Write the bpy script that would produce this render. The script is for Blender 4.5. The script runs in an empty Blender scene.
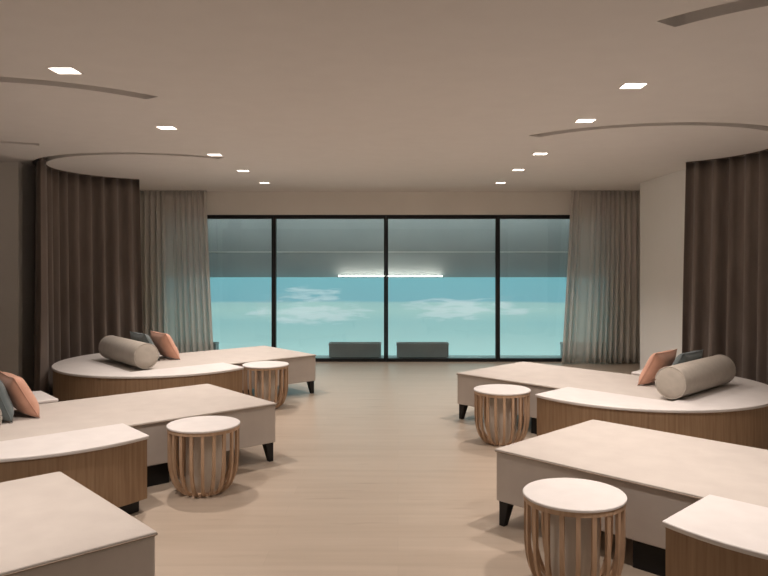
import bpy, bmesh, math, random
from math import sin, cos, pi, radians as R
from mathutils import Vector, Matrix, noise
random.seed(4)
sc = bpy.context.scene
C = bpy.context.collection
H = 2.62            # ceiling height

# ------------------------------------------------------------ materials
def new_mat(name):
    m = bpy.data.materials.new(name); m.use_nodes = True
    nt = m.node_tree
    return m, nt, nt.nodes['Principled BSDF']

def noisy(name, c1, c2, rough=.6, scale=(1, 1, 1), nscale=6, detail=4, bump=0, bscale=120, spec=.3, sheen=0):
    m, nt, b = new_mat(name)
    tc = nt.nodes.new('ShaderNodeTexCoord'); mp = nt.nodes.new('ShaderNodeMapping')
    mp.inputs['Scale'].default_value = scale
    n = nt.nodes.new('ShaderNodeTexNoise'); n.inputs['Scale'].default_value = nscale; n.inputs['Detail'].default_value = detail
    r = nt.nodes.new('ShaderNodeValToRGB')
    r.color_ramp.elements[0].position = .3; r.color_ramp.elements[1].position = .7
    r.color_ramp.elements[0].color = (*c1, 1); r.color_ramp.elements[1].color = (*c2, 1)
    l = nt.links.new
    l(tc.outputs['Object'], mp.inputs['Vector']); l(mp.outputs[0], n.inputs['Vector'])
    l(n.outputs['Fac'], r.inputs[0]); l(r.outputs[0], b.inputs['Base Color'])
    b.inputs['Roughness'].default_value = rough
    b.inputs['Specular IOR Level'].default_value = spec
    if sheen: b.inputs['Sheen Weight'].default_value = sheen
    if bump:
        n2 = nt.nodes.new('ShaderNodeTexNoise'); n2.inputs['Scale'].default_value = bscale; n2.inputs['Detail'].default_value = 3
        bp = nt.nodes.new('ShaderNodeBump'); bp.inputs['Strength'].default_value = bump; bp.inputs['Distance'].default_value = .002
        l(tc.outputs['Object'], n2.inputs['Vector']); l(n2.outputs['Fac'], bp.inputs['Height']); l(bp.outputs[0], b.inputs['Normal'])
    return m

M = {}
M['ceiling'] = noisy('ceiling_paint', (.74, .71, .68), (.76, .73, .70), .9, spec=.1)
M['wall'] = noisy('wall_paint', (.80, .77, .72), (.83, .80, .75), .85, nscale=2, spec=.1)
M['wall_pale'] = noisy('pale_wall_paint', (.86, .86, .84), (.88, .88, .86), .85, nscale=2, spec=.1)
M['cream'] = noisy('cream_upholstery', (.53, .48, .44), (.575, .525, .48), .9, nscale=7, bump=.5, bscale=300, spec=.15, sheen=.15)
M['piping'] = noisy('piping_cord', (.30, .24, .19), (.36, .29, .23), .8)
M['stone'] = noisy('white_solid_surface', (.71, .675, .655), (.76, .725, .705), .45, nscale=9)
M['oak'] = noisy('oak_veneer', (.27, .17, .10), (.38, .255, .155), .5, scale=(14, 14, .7), nscale=4, detail=6)
M['slat'] = noisy('oak_slat', (.46, .31, .20), (.60, .42, .29), .5, scale=(9, 9, 1.2), nscale=6, detail=5)
M['drum'] = noisy('drum_paint', (.68, .62, .55), (.73, .67, .60), .6, nscale=5)
M['black'] = noisy('black_stain', (.008, .008, .008), (.016, .015, .015), .45)
M['frame'] = noisy('dark_metal', (.010, .010, .011), (.016, .016, .017), .4)
M['bolster'] = noisy('taupe_fabric', (.44, .395, .34), (.49, .44, .38), .9, nscale=20, bump=.6, bscale=400, spec=.1, sheen=.2)
M['pink'] = noisy('salmon_fabric', (.58, .32, .23), (.67, .38, .28), .85, nscale=10, bump=.6, bscale=300, spec=.1, sheen=.2)
M['teal'] = noisy('blue_grey_fabric', (.125, .155, .16), (.165, .195, .20), .85, nscale=10, bump=.6, bscale=300, spec=.1, sheen=.2)
M['drape'] = noisy('brown_drape', (.185, .15, .13), (.23, .19, .165), .9, scale=(1, 1, .15), nscale=14, bump=.4, bscale=250, spec=.1, sheen=.25)
M['grey_panel'] = noisy('grey_panel', (.30, .315, .31), (.34, .355, .345), .6, nscale=1.5)
M['grey_box'] = noisy('grey_cabinet', (.34, .335, .33), (.40, .395, .39), .5, nscale=4)
M['outfloor'] = noisy('pale_pavers', (.45, .52, .52), (.52, .58, .58), .7)
M['trim'] = noisy('lamp_trim', (.70, .66, .62), (.74, .70, .66), .5)

def emit(name, col, s):
    m, nt, b = new_mat(name)
    b.inputs['Base Color'].default_value = (*col, 1)
    b.inputs['Emission Color'].default_value = (*col, 1); b.inputs['Emission Strength'].default_value = s
    return m
M['lamp'] = emit('lamp_diffuser', (1, .90, .80), 9)
M['strip'] = emit('strip_light', (1, .98, .90), 11)

def floor_mat():
    m, nt, b = new_mat('oak_planks'); l = nt.links.new
    tc = nt.nodes.new('ShaderNodeTexCoord')
    br = nt.nodes.new('ShaderNodeTexBrick')
    br.offset = .37; br.inputs['Scale'].default_value = 1
    br.inputs['Brick Width'].default_value = 1.9; br.inputs['Row Height'].default_value = .19
    br.inputs['Mortar Size'].default_value = .0015; br.inputs['Mortar Smooth'].default_value = .5
    br.inputs['Color1'].default_value = (.425, .350, .280, 1); br.inputs['Color2'].default_value = (.455, .378, .305, 1)
    br.inputs['Mortar'].default_value = (.39, .32, .25, 1)
    mp = nt.nodes.new('ShaderNodeMapping'); mp.inputs['Scale'].default_value = (.5, 6, 1)
    n = nt.nodes.new('ShaderNodeTexNoise'); n.inputs['Scale'].default_value = 2.2; n.inputs['Detail'].default_value = 6
    r = nt.nodes.new('ShaderNodeValToRGB')
    r.color_ramp.elements[0].position = .3; r.color_ramp.elements[1].position = .68
    r.color_ramp.elements[0].color = (.92, .91, .895, 1); r.color_ramp.elements[1].color = (1.03, 1.03, 1.03, 1)
    # sparse darker streaks of the grain
    mp2 = nt.nodes.new('ShaderNodeMapping'); mp2.inputs['Scale'].default_value = (.9, 6, 1)
    n2 = nt.nodes.new('ShaderNodeTexNoise'); n2.inputs['Scale'].default_value = 1.6; n2.inputs['Detail'].default_value = 3
    r2 = nt.nodes.new('ShaderNodeValToRGB')
    r2.color_ramp.elements[0].position = .64; r2.color_ramp.elements[1].position = .76
    r2.color_ramp.elements[0].color = (1, 1, 1, 1); r2.color_ramp.elements[1].color = (.82, .79, .76, 1)
    mx = nt.nodes.new('ShaderNodeMix'); mx.data_type = 'RGBA'; mx.blend_type = 'MULTIPLY'; mx.inputs[0].default_value = 1
    mx2 = nt.nodes.new('ShaderNodeMix'); mx2.data_type = 'RGBA'; mx2.blend_type = 'MULTIPLY'; mx2.inputs[0].default_value = 1
    l(tc.outputs['Object'], br.inputs['Vector']); l(tc.outputs['Object'], mp.inputs['Vector']); l(mp.outputs[0], n.inputs['Vector'])
    l(tc.outputs['Object'], mp2.inputs['Vector']); l(mp2.outputs[0], n2.inputs['Vector'])
    l(n.outputs['Fac'], r.inputs[0]); l(n2.outputs['Fac'], r2.inputs[0])
    l(br.outputs['Color'], mx.inputs[6]); l(r.outputs[0], mx.inputs[7])
    l(mx.outputs[2], mx2.inputs[6]); l(r2.outputs[0], mx2.inputs[7]); l(mx2.outputs[2], b.inputs['Base Color'])
    b.inputs['Roughness'].default_value = .33; b.inputs['Specular IOR Level'].default_value = .4
    return m
M['floor'] = floor_mat()

def glass_mat():
    m, nt, b = new_mat('clear_glass'); nt.nodes.remove(b); l = nt.links.new
    o = nt.nodes['Material Output']
    t = nt.nodes.new('ShaderNodeBsdfTransparent'); t.inputs[0].default_value = (.95, .97, .965, 1)
    g = nt.nodes.new('ShaderNodeBsdfGlossy'); g.inputs['Roughness'].default_value = .02
    f = nt.nodes.new('ShaderNodeFresnel'); f.inputs[0].default_value = 1.45
    mx = nt.nodes.new('ShaderNodeMixShader')
    l(f.outputs[0], mx.inputs[0]); l(t.outputs[0], mx.inputs[1]); l(g.outputs[0], mx.inputs[2]); l(mx.outputs[0], o.inputs[0])
    return m
M['glass'] = glass_mat()

def sheer_mat():
    m, nt, b = new_mat('sheer_voile'); nt.nodes.remove(b); l = nt.links.new
    o = nt.nodes['Material Output']
    t = nt.nodes.new('ShaderNodeBsdfTransparent'); t.inputs[0].default_value = (.92, .91, .89, 1)
    d = nt.nodes.new('ShaderNodeBsdfDiffuse'); d.inputs[0].default_value = (.92, .90, .87, 1)
    tr = nt.nodes.new('ShaderNodeBsdfTranslucent'); tr.inputs[0].default_value = (.92, .90, .87, 1)
    a = nt.nodes.new('ShaderNodeMixShader'); a.inputs[0].default_value = .45
    # cloth seen edge-on along a fold covers more than cloth seen square-on
    lw = nt.nodes.new('ShaderNodeLayerWeight'); lw.inputs[0].default_value = .45
    mr = nt.nodes.new('ShaderNodeMapRange'); mr.inputs[3].default_value = .60; mr.inputs[4].default_value = .97
    mx = nt.nodes.new('ShaderNodeMixShader')
    l(lw.outputs['Facing'], mr.inputs[0]); l(mr.outputs[0], mx.inputs[0])
    l(d.outputs[0], a.inputs[1]); l(tr.outputs[0], a.inputs[2])
    l(t.outputs[0], mx.inputs[1]); l(a.outputs[0], mx.inputs[2]); l(mx.outputs[0], o.inputs[0])
    return m
M['sheer'] = sheer_mat()

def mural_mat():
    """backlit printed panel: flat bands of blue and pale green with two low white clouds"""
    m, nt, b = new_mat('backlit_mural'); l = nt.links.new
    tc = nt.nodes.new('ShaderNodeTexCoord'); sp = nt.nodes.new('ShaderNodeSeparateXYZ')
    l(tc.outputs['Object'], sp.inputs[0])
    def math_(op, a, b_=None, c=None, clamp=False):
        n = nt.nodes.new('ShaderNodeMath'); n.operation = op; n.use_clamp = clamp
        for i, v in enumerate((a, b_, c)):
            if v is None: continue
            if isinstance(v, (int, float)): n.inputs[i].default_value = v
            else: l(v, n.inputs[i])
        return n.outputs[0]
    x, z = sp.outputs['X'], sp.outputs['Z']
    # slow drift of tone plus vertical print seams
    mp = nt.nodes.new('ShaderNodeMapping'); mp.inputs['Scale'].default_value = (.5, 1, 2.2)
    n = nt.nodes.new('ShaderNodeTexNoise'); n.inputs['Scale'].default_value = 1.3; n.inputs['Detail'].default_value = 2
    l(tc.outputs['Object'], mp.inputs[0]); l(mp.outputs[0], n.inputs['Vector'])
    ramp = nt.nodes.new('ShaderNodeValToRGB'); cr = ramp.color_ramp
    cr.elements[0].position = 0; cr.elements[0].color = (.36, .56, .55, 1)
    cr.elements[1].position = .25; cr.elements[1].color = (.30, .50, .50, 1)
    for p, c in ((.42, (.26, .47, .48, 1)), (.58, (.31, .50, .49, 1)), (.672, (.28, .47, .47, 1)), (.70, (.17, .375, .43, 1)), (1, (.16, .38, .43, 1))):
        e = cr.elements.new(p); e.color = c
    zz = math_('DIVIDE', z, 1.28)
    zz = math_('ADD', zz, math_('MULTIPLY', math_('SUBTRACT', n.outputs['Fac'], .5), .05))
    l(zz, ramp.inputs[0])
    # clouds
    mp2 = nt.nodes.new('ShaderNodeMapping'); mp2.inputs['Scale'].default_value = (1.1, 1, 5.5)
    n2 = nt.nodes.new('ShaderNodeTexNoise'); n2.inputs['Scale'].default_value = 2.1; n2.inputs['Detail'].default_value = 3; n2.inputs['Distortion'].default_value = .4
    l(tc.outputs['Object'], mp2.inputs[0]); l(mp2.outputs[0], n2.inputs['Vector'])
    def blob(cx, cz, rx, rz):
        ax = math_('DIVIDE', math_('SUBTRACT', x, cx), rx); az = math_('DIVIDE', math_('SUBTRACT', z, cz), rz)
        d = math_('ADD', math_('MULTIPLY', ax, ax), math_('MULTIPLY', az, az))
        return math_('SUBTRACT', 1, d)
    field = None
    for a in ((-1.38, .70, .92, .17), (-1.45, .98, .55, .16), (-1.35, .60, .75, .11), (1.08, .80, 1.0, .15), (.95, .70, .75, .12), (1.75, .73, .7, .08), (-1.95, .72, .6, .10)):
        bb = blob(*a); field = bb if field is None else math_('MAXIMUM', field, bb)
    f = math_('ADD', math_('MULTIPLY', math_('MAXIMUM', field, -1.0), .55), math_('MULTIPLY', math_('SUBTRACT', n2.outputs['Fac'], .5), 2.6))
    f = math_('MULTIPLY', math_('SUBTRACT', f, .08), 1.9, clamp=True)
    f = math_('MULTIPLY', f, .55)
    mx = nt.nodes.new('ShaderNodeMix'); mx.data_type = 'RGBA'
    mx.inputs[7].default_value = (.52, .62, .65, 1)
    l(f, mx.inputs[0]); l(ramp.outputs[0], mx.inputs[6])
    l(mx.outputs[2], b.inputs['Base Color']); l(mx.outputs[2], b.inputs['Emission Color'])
    b.inputs['Emission Strength'].default_value = MURAL  # emission added to the print colour, stands in for light on the panel
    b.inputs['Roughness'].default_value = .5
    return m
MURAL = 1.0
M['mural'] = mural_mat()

# ------------------------------------------------------------ mesh helpers
def link(name, bm, mat, parent=None, smooth=False, bevel=0, seg=2, autosm=None):
    me = bpy.data.meshes.new(name)
    bmesh.ops.recalc_face_normals(bm, faces=bm.faces)
    bm.to_mesh(me); bm.free()
    o = bpy.data.objects.new(name, me); C.objects.link(o)
    if isinstance(mat, str): mat = M[mat]
    me.materials.append(mat)
    if smooth:
        for p in me.polygons: p.use_smooth = True
    if bevel:
        md = o.modifiers.new('bevel', 'BEVEL'); md.width = bevel; md.segments = seg; md.limit_method = 'ANGLE'; md.angle_limit = R(40)
        md.harden_normals = False
    if parent: o.parent = parent
    return o

def add_box(bm, x0, x1, y0, y1, z0, z1):
    v = [bm.verts.new(p) for p in ((x0,y0,z0),(x1,y0,z0),(x1,y1,z0),(x0,y1,z0),(x0,y0,z1),(x1,y0,z1),(x1,y1,z1),(x0,y1,z1))]
    for f in ((0,3,2,1),(4,5,6,7),(0,1,5,4),(1,2,6,5),(2,3,7,6),(3,0,4,7)): bm.faces.new([v[i] for i in f])
    return v

def box(name, b, mat, parent=None, **k):
    bm = bmesh.new(); add_box(bm, *b); return link(name, bm, mat, parent, **k)

def add_prism(bm, pts, z0, z1):
    a = [bm.verts.new((x, y, z0)) for x, y in pts]; b = [bm.verts.new((x, y, z1)) for x, y in pts]
    n = len(pts)
    bm.faces.new(a[::-1]); bm.faces.new(b)
    for i in range(n): bm.faces.new((a[i], a[(i+1) % n], b[(i+1) % n], b[i]))

def prism(name, pts, z0, z1, mat, parent=None, **k):
    bm = bmesh.new(); add_prism(bm, pts, z0, z1); return link(name, bm, mat, parent, **k)

def add_lathe(bm, prof, n=48, cap=True):
    rings = []
    for r, z in prof:
        rings.append([bm.verts.new((r*cos(2*pi*i/n), r*sin(2*pi*i/n), z)) for i in range(n)])
    for a, b in zip(rings, rings[1:]):
        for i in range(n): bm.faces.new((a[i], a[(i+1) % n], b[(i+1) % n], b[i]))
    if cap: bm.faces.new(rings[0][::-1]); bm.faces.new(rings[-1])

def add_tube(bm, pts, r, n=6, closed=False):
    rings = []; m = len(pts)
    for i, p in enumerate(pts):
        p = Vector(p)
        a = Vector(pts[(i-1) % m] if (closed or i) else pts[i]); b = Vector(pts[(i+1) % m] if (closed or i < m-1) else pts[i])
        t = (b-a).normalized()
        u = t.cross(Vector((0, 0, 1)));  u = u.normalized() if u.length > 1e-4 else Vector((1, 0, 0))
        w = t.cross(u)
        rings.append([bm.verts.new(p + r*(cos(2*pi*k/n)*u + sin(2*pi*k/n)*w)) for k in range(n)])
    for i in range(m if closed else m-1):
        a, b = rings[i], rings[(i+1) % m]
        for k in range(n): bm.faces.new((a[k], a[(k+1) % n], b[(k+1) % n], b[k]))
    if not closed: bm.faces.new(rings[0][::-1]); bm.faces.new(rings[-1])

def tag(o, label, cat, group=None):
    o['label'] = label; o['category'] = cat
    if group: o['group'] = group
    return o
def struct(o): o['kind'] = 'structure'; return o
def thing(name, label, cat, loc=(0, 0, 0), rz=0, group=None):
    o = bpy.data.objects.new(name, None); C.objects.link(o); o.empty_display_size = .1
    o.location = loc; o.rotation_euler = (0, 0, rz); return tag(o, label, cat, group)
def dup(root, label, loc=None, rz=None):
    def cp(o, parent):
        c = o.copy(); C.objects.link(c); c.parent = parent
        for ch in [q for q in C.objects if q.parent == o]: cp(ch, c)
        return c
    r = cp(root, None); r['label'] = label
    if loc is not None: r.location = loc
    if rz is not None: r.rotation_euler = (0, 0, rz)
    return r

# ------------------------------------------------------------ setting
XR, XL, YB = 3.70, -4.10, 11.25          # recess right, left side, window wall
struct(box('floor', (-6.3, 5.2, -3, 11.42, -.08, 0), 'floor'))

# ceiling: a plate with the curtain slots and lamp recesses cut out, closed above
RINGS = [(-2.69, 8.42, -47, -238), (-2.62, 5.42, -36, -242), (2.22, 6.85, -146, 48), (2.22, 3.95, -144, 48)]
RT = 1.30
def slot_outline(cx, cy, a0, a1, r0=RT-.068, r1=RT+.068, n=64):
    P = [(cx + r1*cos(R(a0+(a1-a0)*i/n)), cy + r1*sin(R(a0+(a1-a0)*i/n))) for i in range(n+1)]
    Q = [(cx + r0*cos(R(a0+(a1-a0)*i/n)), cy + r0*sin(R(a0+(a1-a0)*i/n))) for i in range(n+1)]
    return P + Q[::-1]
LX, RX = -1.815, 1.395
LEFTY = [3.98, 5.73, 7.23, 8.56, 9.93]; RIGHTY = [4.33, 5.43, 7.16, 8.46, 9.93]
LAMPS = [(LX, y) for y in LEFTY] + [(RX, y) for y in RIGHTY]
EXTRA = [(LX, 2.35), (RX, 2.75)]  # unseen downlights nearer than the rows, put in for their light
S = .075
cu = bpy.data.curves.new('c', 'CURVE'); cu.dimensions = '2D'; cu.fill_mode = 'BOTH'; cu.extrude = .06
def spl(pts):
    s = cu.splines.new('POLY'); s.points.add(len(pts)-1)
    for p, q in zip(s.points, pts): p.co = (q[0], q[1], 0, 1)
    s.use_cyclic_u = True
spl([(-6.3, -3), (5.2, -3), (5.2, 11.42), (-6.3, 11.42)])
for r in RINGS: spl(slot_outline(*r))
for x, y in LAMPS + EXTRA: spl([(x-S, y-S), (x+S, y-S), (x+S, y+S), (x-S, y+S)])
co = bpy.data.objects.new('c', cu); C.objects.link(co)
dg = bpy.context.evaluated_depsgraph_get()
me = bpy.data.meshes.new_from_object(co.evaluated_get(dg))
bm = bmesh.new(); bm.from_mesh(me)
bmesh.ops.translate(bm, verts=bm.verts, vec=(0, 0, H+.06))
add_box(bm, -6.3, 5.2, -3, 11.42, H+.1201, H+.2)
bpy.data.objects.remove(co); bpy.data.meshes.remove(me)
struct(link('ceiling', bm, 'ceiling'))

# window wall
WT = 2.266; E = [-3.66, -1.918, -.185, 1.541, 3.282]
bm = bmesh.new()
add_box(bm, -6.3, E[0], YB, YB+.17, 0, H); add_box(bm, E[4], 5.2, YB, YB+.17, 0, H); add_box(bm, E[0], E[4], YB, YB+.17, WT, H)
struct(link('wall_back', bm, 'wall'))
for i in range(4):
    a, b = E[i], E[i+1]; t = .032
    bm = bmesh.new()
    add_box(bm, a+.001, a+t, YB, YB+.09, .002, WT-.002); add_box(bm, b-t, b-.001, YB, YB+.09, .002, WT-.002)
    add_box(bm, a+t, b-t, YB, YB+.09, WT-.062, WT-.002); add_box(bm, a+t, b-t, YB, YB+.09, .002, .05)
    w = struct(link('window_%d' % (i+1), bm, 'frame'))
    box('pane', (a+t, b-t, YB+.04, YB+.048, .05, WT-.062), 'glass', w)
# side walls
bm = bmesh.new(); add_box(bm, XL-.14, XL, 7.82, YB, 0, H)
add_box(bm, -6.15, -4.03, 7.75, 7.82, 0, H); add_box(bm, -6.3, -6.15, -3, 7.96, 0, H)
struct(link('wall_left', bm, 'wall'))
bm = bmesh.new(); add_box(bm, 3.29, XR+.3, 8.15, 9.93, 0, H)
struct(link('wall_right', bm, 'wall_pale'))
bm = bmesh.new(); add_box(bm, XR, XR+.3, 9.93, YB, 0, H); add_box(bm, XR+.15, XR+.3, -3, 8.15, 0, H)
struct(link('wall_side_right', bm, 'wall'))
bm = bmesh.new(); add_box(bm, 3.276, 3.29, 8.16, 9.93, 0, .08); add_box(bm, 3.276, XR, 9.93, 9.944, 0, .08)
struct(link('baseboard_right', bm, 'stone'))

# outside the glass: narrow court with a mural given its own glow
YM = 12.0
bm = bmesh.new(); add_box(bm, -5.2, 4.8, 11.42, 12.4, -.1, 0)
struct(link('trim_court_floor', bm, 'outfloor'))
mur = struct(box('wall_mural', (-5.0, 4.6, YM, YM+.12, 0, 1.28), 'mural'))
bm = bmesh.new(); add_box(bm, -5, 4.6, YM+.14, YM+.2, 1.0, 1.697); add_box(bm, -5, 4.6, YM+.14, YM+.2, 1.703, 2.9); add_box(bm, -5, 4.6, YM+.17, YM+.2, 1.69, 1.71)
struct(link('wall_court', bm, 'grey_panel'))
struct(box('trim_court_joint', (-5, 4.6, YM+.132, YM+.139, 1.694, 1.706), 'trim'))
bm = bmesh.new(); add_box(bm, -5.2, 4.8, 11.42, 12.4, 2.9, 3.0); add_box(bm, -5.2, 4.8, 12.22, 12.4, 0, 2.9)  # unseen roof and walls, added to keep ambient light out of the court
add_box(bm, -5.2, -5.0, 11.42, 12.22, 0, 2.9); add_box(bm, 4.6, 4.8, 11.42, 12.22, 0, 2.9); add_box(bm, -5.2, 4.8, 11.42, 11.46, 2.3, 2.9)
struct(link('wall_court_outer', bm, 'grey_panel'))
st = thing('strip_light', 'slim glowing strip light along the top of the blue mural beyond the glass', 'light', (-.1, YM+.06, 1.281))
box('channel', (-.9, .85, -.03, .03, 0, .012), 'frame', st)
box('diffuser', (-.88, .83, -.025, .02, .012, .03), 'strip', st)
def court_box(xc, label):
    t = thing('planter_box', label, 'planter box', (xc*.985, 11.67, 0), 0, 'grey boxes outside the glass')
    bm = bmesh.new(); add_box(bm, -.415, .415, 0, .2, .012, .20)
    link('body', bm, 'grey_box', t, bevel=.006)
    bm = bmesh.new(); add_box(bm, -.42, .42, -.005, .022, .20, .235); add_box(bm, -.42, .42, .178, .205, .20, .235)
    add_box(bm, -.42, -.393, .022, .178, .20, .235); add_box(bm, .393, .42, .022, .178, .20, .235)
    link('rim', bm, 'grey_box', t, bevel=.004)
    bm = bmesh.new(); add_box(bm, -.38, .38, .02, .18, 0, .012); link('plinth', bm, 'black', t)
    return t
court_box(-.70, 'grey box outside the glass just left of the middle mullion')
court_box(.40, 'grey box outside the glass just right of the middle mullion')
court_box(-3.38, 'grey box outside the glass peeking past the left sheer curtain')
court_box(3.10, 'grey box outside the glass behind the right sheer curtain')

# ------------------------------------------------------------ lamps in the ceiling
names = {}
def downlight(x, y, label):
    t = thing('downlight', label, 'ceiling light', (x, y, H), 0, 'square recessed downlights')
    bm = bmesh.new(); s0, s1 = S-.002, S-.011
    for a in ((-s0, s0, -s0, -s1), (-s0, s0, s1, s0), (-s0, -s1, -s1, s1), (s1, s0, -s1, s1)):
        add_box(bm, *a, -.001, .03)
    link('trim_frame', bm, 'trim', t)
    box('diffuser', (-s1, s1, -s1, s1, .008, .02), 'lamp', t)
    return t
ordn = ['nearest', 'second nearest', 'middle', 'second farthest', 'farthest']
first = None
items = [(LX, y, 'square ceiling downlight, %s of the five in the left row' % ordn[i]) for i, y in enumerate(LEFTY)]
items += [(RX, y, 'square ceiling downlight, %s of the five in the right row' % ordn[i]) for i, y in enumerate(RIGHTY)]
items += [(x, y, l) for (x, y), l in zip(EXTRA, ['square ceiling downlight above the near left daybed, before the left row', 'square ceiling downlight just before the right row'])]
POWER = 144
for x, y, l in items:
    if first is None: first = downlight(x, y, l)
    else: dup(first, l, (x, y, H))
    ld = bpy.data.lights.new('downlight_beam', 'SPOT'); ld.energy = POWER; ld.spot_size = R(116); ld.spot_blend = 1
    ld.color = (1, .88, .80); ld.shadow_soft_size = .045
    lo = bpy.data.objects.new('downlight_beam', ld); C.objects.link(lo); lo.location = (x, y, H-.012)

# unseen long tube added behind the window head to brighten the court
t = thing('court_lamp', 'long cool tube lamp up behind the window head outside the glass', 'light', (-.2, 11.54, 2.86))
box('housing', (-3.5, 3.5, -.04, .04, 0, .035), 'frame', t)
box('tube', (-3.45, 3.45, -.025, .025, -.03, 0), emit('tube_glow', (.85, .98, 1), 26), t)

# ------------------------------------------------------------ drapes
def drape(name, path_fn, n, z0, z1, mat, label, cat='curtain', group=None, flare=None, thick=.004, waves=20, amp=.05, seed=0, zn=14, ampf=None):
    """path_fn(t)->(x,y,nx,ny); folds swing along the normal"""
    bm = bmesh.new(); rnd = random.Random(seed)
    ph = [rnd.uniform(-.5, .5) for _ in range(waves+2)]; am = [rnd.uniform(.65, 1.25) for _ in range(waves+2)]
    grid = []
    for j in range(zn+1):
        h = j/zn; z = z0 + (z1-z0)*h; row = []
        for i in range(n+1):
            t = i/n; x, y, nx, ny = path_fn(t, h)
            w = t*waves; k = int(w); f = w-k
            A = am[k]*(1-f)+am[min(k+1, waves+1)]*f; P = ph[k]*(1-f)+ph[min(k+1, waves+1)]*f
            s = sin(2*pi*w + P*1.4 + .35*sin(3*h+seed)*(1-h))
            s = s*(1.15-.15*abs(s))
            d = amp*A*s*(.62+.38*(1-h))*(ampf(t) if ampf else 1)
            row.append(bm.verts.new((x+nx*d, y+ny*d, z)))
        grid.append(row)
    for j in range(zn):
        for i in range(n): bm.faces.new((grid[j][i], grid[j][i+1], grid[j+1][i+1], grid[j+1][i]))
    o = link(name, bm, mat, smooth=True)
    md = o.modifiers.new('solid', 'SOLIDIFY'); md.thickness = thick; md.offset = 0
    if label: tag(o, label, cat, group)
    return o
def arc_path(cx, cy, a0, a1, r=RT, spread=0):
    def f(t, h):
        a = R(a0 + (a1-a0)*t + spread*(1-h)*(1-t))
        return cx + r*cos(a), cy + r*sin(a), cos(a), sin(a)
    return f
def full_drape(cx, cy, a0, a1, label, waves, seed, spread=0):
    t = thing('drape', label, 'curtain', (cx, cy, 0), 0, 'brown drapes on curved ceiling tracks')
    o = drape('cloth', arc_path(0, 0, a0, a1, spread=spread), 460, .012, H-.001, 'drape', None, waves=waves, amp=.065, seed=seed, thick=.005); o.parent = t
    # heading tape and track hidden in the ceiling slot
    bm = bmesh.new()
    add_tube(bm, [(RT*cos(R(a0+(a1-a0)*i/60)), RT*sin(R(a0+(a1-a0)*i/60)), H+.045) for i in range(61)], .012)
    link('track', bm, 'frame', t)
    o = drape('heading', arc_path(0, 0, a0, a1), 300, H-.001, H+.034, 'drape', None, waves=waves, amp=.030, seed=seed, zn=2, thick=.004); o.parent = t
    return t
full_drape(-2.69, 8.42, 122, 219, 'brown drape curving behind the far left daybed', 12, 3, -2.5)
full_drape(-2.62, 5.42, 135, 205, 'brown drape at the left edge of the picture, behind the middle left daybed', 8, 5, -3)
full_drape(2.22, 6.85, 48, -28, 'brown drape curving behind the far right daybed', 9, 8, 2.5)

def sheer(x0, x1, label, seed, bx0, bx1, waves, gap):
    def f(t, h):
        k = (1-h)**1.3
        a = x0 + (bx0-x0)*k; b = x1 + (bx1-x1)*k
        tt = t + .012*sin(9*t+seed)
        return a+(b-a)*tt, 11.03, 0, 1
    drape('sheer_curtain', f, 420, .012, H-.002, 'sheer', label, ampf=lambda t: 1-.97*math.exp(-((t-gap)/.085)**4), waves=waves, amp=.055, seed=seed, thick=.0015, group='sheer curtains')
sheer(-3.94, -2.91, 'long translucent sheer curtain at the left end of the window wall', 11, -3.93, -2.79, 13, .46)
sheer(3.64, 2.62, 'long translucent sheer curtain at the right end of the window wall', 12, 3.63, 2.48, 13, .77)

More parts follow.
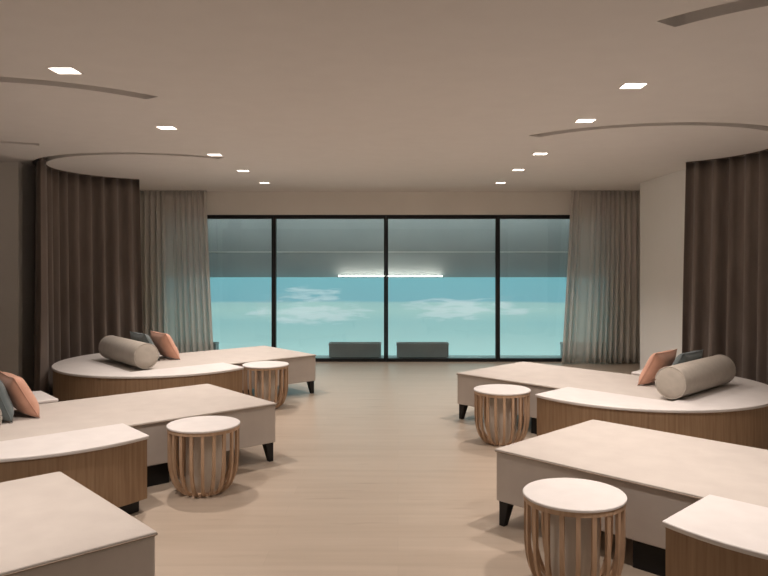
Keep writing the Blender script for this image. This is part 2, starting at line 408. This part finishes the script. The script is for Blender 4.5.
# ------------------------------------------------------------ daybeds
LEN = 2.2
ANG_R = R(-45); ANG_L = R(-139)
def flip(pts, s): return [(x, y*s) for x, y in pts]
def rrect(x0, x1, y0, y1, r, n=5):
    P = []
    for cx, cy, a in ((x1-r, y0+r, -90), (x1-r, y1-r, 0), (x0+r, y1-r, 90), (x0+r, y0+r, 180)):
        for i in range(n+1):
            t = R(a+90*i/n); P.append((cx+r*cos(t), cy+r*sin(t)))
    return P
def dims(s): return (1.13, 1.64, 1.13) if s > 0 else (1.18, 1.61, 1.12)   # width, ring centre, ring radius
def daybed(loc, rz, s, label):
    W, CU, RAD = dims(s)
    t = thing('daybed', label, 'daybed', (*loc, 0), rz, 'cream upholstered daybeds')
    Y = lambda v: v*s
    # upholstered box with a softly crowned top
    bm = bmesh.new()
    nu, nv = 40, 24; x0, x1, y0, y1 = 0, LEN, 0, W
    top, bot, hb = {}, {}, .425
    def crown(u, v):
        e = min(u-x0, x1-u, v-y0, y1-v)
        k = 1-(1-min(e/.13, 1))**2.6
        return .458 + .010*k + .0016*noise.noise(Vector((u*3, v*3, 1.7)))*k
    def sp(i, n, L):                    # denser near the edges
        t = i/n; return L*(.5-.5*cos(pi*t))*.6 + L*t*.4
    for i in range(nu+1):
        for j in range(nv+1):
            u, v = sp(i, nu, LEN), sp(j, nv, W)
            top[i, j] = bm.verts.new((u, Y(v), crown(u, v)))
    for i in range(nu):
        for j in range(nv): bm.faces.new((top[i,j], top[i+1,j], top[i+1,j+1], top[i,j+1]))
    rim = [(i, 0) for i in range(nu)] + [(nu, j) for j in range(nv)] + [(i, nv) for i in range(nu, 0, -1)] + [(0, j) for j in range(nv, 0, -1)]
    cen = Vector((LEN/2, Y(W/2), 0))
    low = []
    for i, j in rim:
        c = top[i, j].co; low.append(bm.verts.new((c.x, c.y, .445)))
    for k in range(len(rim)):
        k2 = (k+1) % len(rim); bm.faces.new((top[rim[k]], top[rim[k2]], low[k2], low[k]))
    bm.faces.new(low)
    link('seat_pad', bm, 'cream', t, smooth=False, bevel=.006, seg=2)
    base = [(x, Y(y)) for x, y in rrect(.004, LEN-.002, .004, W-.004, .014)]
    prism('upholstered_base', base, .150, .445, 'cream', t, bevel=.006)
    bm = bmesh.new(); P = [(x, Y(y), .446) for x, y in rrect(-.0015, LEN+.001, -.0015, W+.0015, .012)]
    add_tube(bm, P, .0038, closed=True); link('piping', bm, 'piping', t, smooth=True)
    for cx_, cy_, dx, dy in ((.018, .018, 1, 1), (.018, W-.018, 1, -1)):
        bm = bmesh.new(); a, b = .070, .038          # outer faces upright, inner faces tapering
        v0 = [bm.verts.new((cx_+dx*p*b, Y(cy_+dy*q*b), 0)) for p, q in ((0,0),(1,0),(1,1),(0,1))]
        v1 = [bm.verts.new((cx_+dx*p*a, Y(cy_+dy*q*a), .150)) for p, q in ((0,0),(1,0),(1,1),(0,1))]
        bm.faces.new(v0[::-1]); bm.faces.new(v1)
        for k in range(4): bm.faces.new((v0[k], v0[(k+1)%4], v1[(k+1)%4], v1[k]))
        link('leg', bm, 'black', t, bevel=.004)
    prism('plinth', [(x, Y(y)) for x, y in ((.87, .03), (LEN-.02, .03), (LEN-.02, W-.03), (.87, W-.03))], 0, .150, 'black', t)
    return t
def ledge(loc, rz, s, label):
    W, CU, RAD = dims(s)
    t = thing('curved_ledge', label, 'ledge table', (*loc, 0), rz, 'curved oak ledges around the daybed heads')
    Y = lambda v: v*s
    def outline(rad, u0, gap, du=0):
        cv = W/2; a = math.acos(max(-1, min(1, (u0-CU)/rad)))
        P = [(CU+rad*cos(-a+2*a*i/72), cv+rad*sin(-a+2*a*i/72)) for i in range(73)]
        P = [p for p in P if not (p[1] > cv and p[0] < ub+du)] + [(ub+du, cv+math.sqrt(rad**2-(ub+du-CU)**2))]
        P += [(ub+du, W+gap), (LEN+gap, W+gap), (LEN+gap, -gap), (u0, -gap)]
        return [(x, Y(y)) for x, y in P]
    u0, ub = (1.275, 1.275) if s > 0 else (1.21, 1.28)
    prism('oak_body', outline(RAD-.012, u0+.012, .012, .012), .082, .457, 'oak', t, bevel=.003)
    prism('stone_top', outline(RAD, u0, .006), .457, .481, 'stone', t, bevel=.007, seg=3)
    prism('plinth', outline(RAD-.06, u0+.05, .03, .05), 0, .082, 'black', t)
    return t
UR = [((.580, 7.26), 'far right'), ((.579, 4.37), 'near right')]
UL = [((-.965, 8.63), 'far left'), ((-.955, 5.75), 'middle left'), ((-1.005, 3.05), 'near left')]
daybed(UR[0][0], ANG_R, 1, 'cream daybed at the far right, its foot toward the window wall')
daybed(UR[1][0], ANG_R, 1, 'cream daybed at the near right, behind the large round table')
daybed(UL[0][0], ANG_L, -1, 'cream daybed at the far left, nearest the windows')
daybed(UL[1][0], ANG_L, -1, 'cream daybed in the middle of the left side')
daybed(UL[2][0], R(-137), -1, 'cream daybed in the bottom left corner of the picture')
ledge(UR[0][0], ANG_R, 1, 'white topped curved oak ledge around the far right daybed')
ledge(UR[1][0], ANG_R, 1, 'white topped oak ledge at the bottom right corner of the picture')
ledge(UL[0][0], ANG_L, -1, 'white topped curved oak ledge around the far left daybed')
ledge(UL[1][0], ANG_L, -1, 'white topped oak ledge around the middle left daybed')

def world(loc, rz, s, u, v):
    y = v*s; return loc[0] + u*cos(rz) - y*sin(rz), loc[1] + u*sin(rz) + y*cos(rz)

def bolster(loc, rz, s, label):
    x, y = world(loc, rz, s, 2.16 if s > 0 else (2.02 if loc[1] > 7 else 2.06), .58)
    t = thing('bolster_cushion', label, 'bolster', (x, y, .482), rz + s*R(90), 'taupe bolsters on the daybeds')
    r, h = .127, .51
    bm = bmesh.new()
    prof = [(.002, -h-.010), (r*.5, -h-.008), (r*.86, -h-.003), (r*.95, -h+.004), (r, -h+.02), (r*1.01, -h*.5), (r*1.015, 0), (r*1.01, h*.5), (r, h-.02), (r*.95, h-.004), (r*.86, h+.003), (r*.5, h+.008), (.002, h+.010)]
    add_lathe(bm, prof, 40)
    bmesh.ops.rotate(bm, verts=bm.verts, matrix=Matrix.Rotation(R(90), 3, 'Y')); bmesh.ops.translate(bm, verts=bm.verts, vec=(0, 0, r*1.015))
    link('cover', bm, 'bolster', t, smooth=True)
    for e in (-1, 1):
        bm = bmesh.new()
        add_tube(bm, [(e*(h-.004), r*.985*cos(2*pi*i/40), r*1.015 + r*.985*sin(2*pi*i/40)) for i in range(40)], .005, closed=True)
        link('piping', bm, 'bolster', t, smooth=True)
    return t
def pillow(kind, loc, rz, s, u, v, lean, label, twist=0, size=.43, hz=.17):
    x, y = world(loc, rz, s, u, v)
    t = thing('throw_pillow', label, 'pillow', (x, y, .4725), rz + s*R(90) + twist, 'throw pillows on the daybeds')
    bm = bmesh.new(); n = 22; hs = size/2
    F, B = {}, {}
    for i in range(n+1):
        for j in range(n+1):
            a, b = -1+2*i/n, -1+2*j/n
            px = a*hs*(1-.09*(1-b*b)**1.0*abs(a)); pz = b*hz*(1-.09*(1-a*a)*abs(b))
            th = .068*((1-a**4)*(1-b**4))**.62 + .004*noise.noise(Vector((a*2.2, b*2.2, u*5)))
            F[i, j] = bm.verts.new((px, -th, pz))
            edge = i in (0, n) or j in (0, n)
            B[i, j] = F[i, j] if edge else bm.verts.new((px, th, pz))
    for i in range(n):
        for j in range(n):
            bm.faces.new((F[i,j], F[i+1,j], F[i+1,j+1], F[i,j+1]))
            bm.faces.new((B[i,j], B[i,j+1], B[i+1,j+1], B[i+1,j]))
    for v_ in bm.verts: v_.co.z += hz
    # local +x runs along v, so the head of the bed lies towards -y*s: lean that way
    rot = Matrix.Rotation(R(lean)*s, 3, 'X')
    bmesh.ops.rotate(bm, verts=bm.verts, matrix=rot)
    lo = min(v_.co.z for v_ in bm.verts)
    for v_ in bm.verts: v_.co.z -= lo
    link('cover', bm, kind, t, smooth=True)
    bm = bmesh.new()
    P = []
    m = 16
    for a0, b0, a1, b1 in ((-1,-1,1,-1),(1,-1,1,1),(1,1,-1,1),(-1,1,-1,-1)):
        for k in range(m):
            a = a0+(a1-a0)*k/m; b = b0+(b1-b0)*k/m
            px = a*hs*(1-.09*(1-b*b)*abs(a)); pz = b*hz*(1-.09*(1-a*a)*abs(b)) + hz
            w = rot @ Vector((px, 0, pz)); P.append((w.x, w.y, w.z-lo))
    add_tube(bm, P, .004, closed=True); link('seam', bm, kind, t, smooth=True)
    return t
for (loc, nm), rz, s, u1, v1, u2, v2 in ((UR[0], ANG_R, 1, 1.65, .75, 1.83, .89), (UL[0], ANG_L, -1, 1.44, .78, 1.64, .86), (UL[1], ANG_L, -1, 1.58, .80, 1.765, .76)):
    bolster(loc, rz, s, 'taupe cylindrical bolster lying on the %s daybed' % nm)
    pillow('pink', loc, rz, s, u1, v1, 29, 'salmon pink throw pillow leaning on the %s daybed' % nm)
    pillow('teal', loc, rz, s, u2, v2, 29 if loc[1] > 7 or s > 0 else 21, 'blue grey throw pillow beside the bolster on the %s daybed' % nm)

# ------------------------------------------------------------ side tables
def side_table(x, y, label):
    t = thing('side_table', label, 'side table', (x, y, 0), 0, 'round slatted side tables')
    bm = bmesh.new(); add_lathe(bm, [(.232, .447), (.243, .447), (.246, .450), (.246, .458), (.243, .461)], 64); link('stone_top', bm, 'stone', t)
    bm = bmesh.new(); n = 64
    pr = [(.220, .425), (.242, .425), (.242, .447), (.220, .447)]
    rings = [[bm.verts.new((r*cos(2*pi*i/n), r*sin(2*pi*i/n), z)) for i in range(n)] for r, z in pr]
    for k in range(4):
        a, b = rings[k], rings[(k+1) % 4]
        for i in range(n): bm.faces.new((a[i], a[(i+1)%n], b[(i+1)%n], b[i]))
    link('rim', bm, 'slat', t)
    bm = bmesh.new(); add_lathe(bm, [(.115, .008), (.12, .012), (.12, .444), (.115, .447)], 40); link('drum', bm, 'drum', t, smooth=True, autosm=1)
    bm = bmesh.new(); add_lathe(bm, [(.120, 0), (.142, 0), (.142, .016), (.120, .016)], 40, cap=True); link('foot_ring', bm, 'slat', t)
    # slats: upright, then bending in to the foot ring
    path = []
    for k in range(5): path.append((.231, .425 - .04*k))
    cz = path[-1][1]
    rr, zz = .110, cz - .006
    for k in range(1, 13):
        a = R(90*k/12*.96); path.append((.231 - rr*(1-cos(a))*1.0, cz - .008 - (zz-.008)*sin(a)**.92))
    slat_me = None; N = 20
    for q in range(N):
        ang = 2*pi*(q+.5)/N
        if slat_me is None:
            bm = bmesh.new(); rings = []
            for i, (r, z) in enumerate(path):
                p0 = path[max(i-1, 0)]; p1 = path[min(i+1, len(path)-1)]
                d = Vector((p1[0]-p0[0], p1[1]-p0[1])).normalized(); nx, nz = -d.y, d.x
                h, w = .0085, .0105
                rings.append([bm.verts.new((r+nx*a, b, max(z+nz*a, .001))) for a, b in ((-h,-w),(h,-w),(h,w),(-h,w))])
            for a, b in zip(rings, rings[1:]):
                for k in range(4): bm.faces.new((a[k], a[(k+1)%4], b[(k+1)%4], b[k]))
            bm.faces.new(rings[0]); bm.faces.new(rings[-1])
            o = link('slat', bm, 'slat', t); slat_me = o.data
        else:
            o = bpy.data.objects.new('slat', slat_me); C.objects.link(o); o.parent = t
        o.rotation_euler = (0, 0, ang)
    return t
tb = side_table(.854, 3.54, 'round white topped slatted side table at the near right, largest of the four')
dup(tb, 'round white topped slatted side table at the far right, beside the far right daybed', (.905, 6.35, 0), .1)
dup(tb, 'round white topped slatted side table at the left, in front of the middle left daybed', (-1.338, 5.03, 0), .07)
dup(tb, 'round white topped slatted side table at the far left, half behind the middle left daybed', (-1.42, 7.84, 0), .2)

# ------------------------------------------------------------ light from the open front of the lounge, camera
w = bpy.data.worlds.new('world'); sc.world = w; w.use_nodes = True
bg = w.node_tree.nodes['Background']; bg.inputs[0].default_value = (1, .92, .85, 1); bg.inputs[1].default_value = .17

cd = bpy.data.cameras.new('camera'); cam = bpy.data.objects.new('camera', cd); C.objects.link(cam)
cam.location = (0, 0, 1.6); cam.rotation_euler = (R(90), 0, 0)
cd.sensor_width = 36; cd.lens = 730/768*36
cd.shift_x = -(398-384)/768; cd.shift_y = -(288-258)/768
cd.clip_start = .05
sc.camera = cam
sc.view_settings.view_transform = 'Standard'; sc.view_settings.look = 'None'
sc.view_settings.exposure = 0; sc.view_settings.gamma = 1; sc.view_settings.use_curve_mapping = False
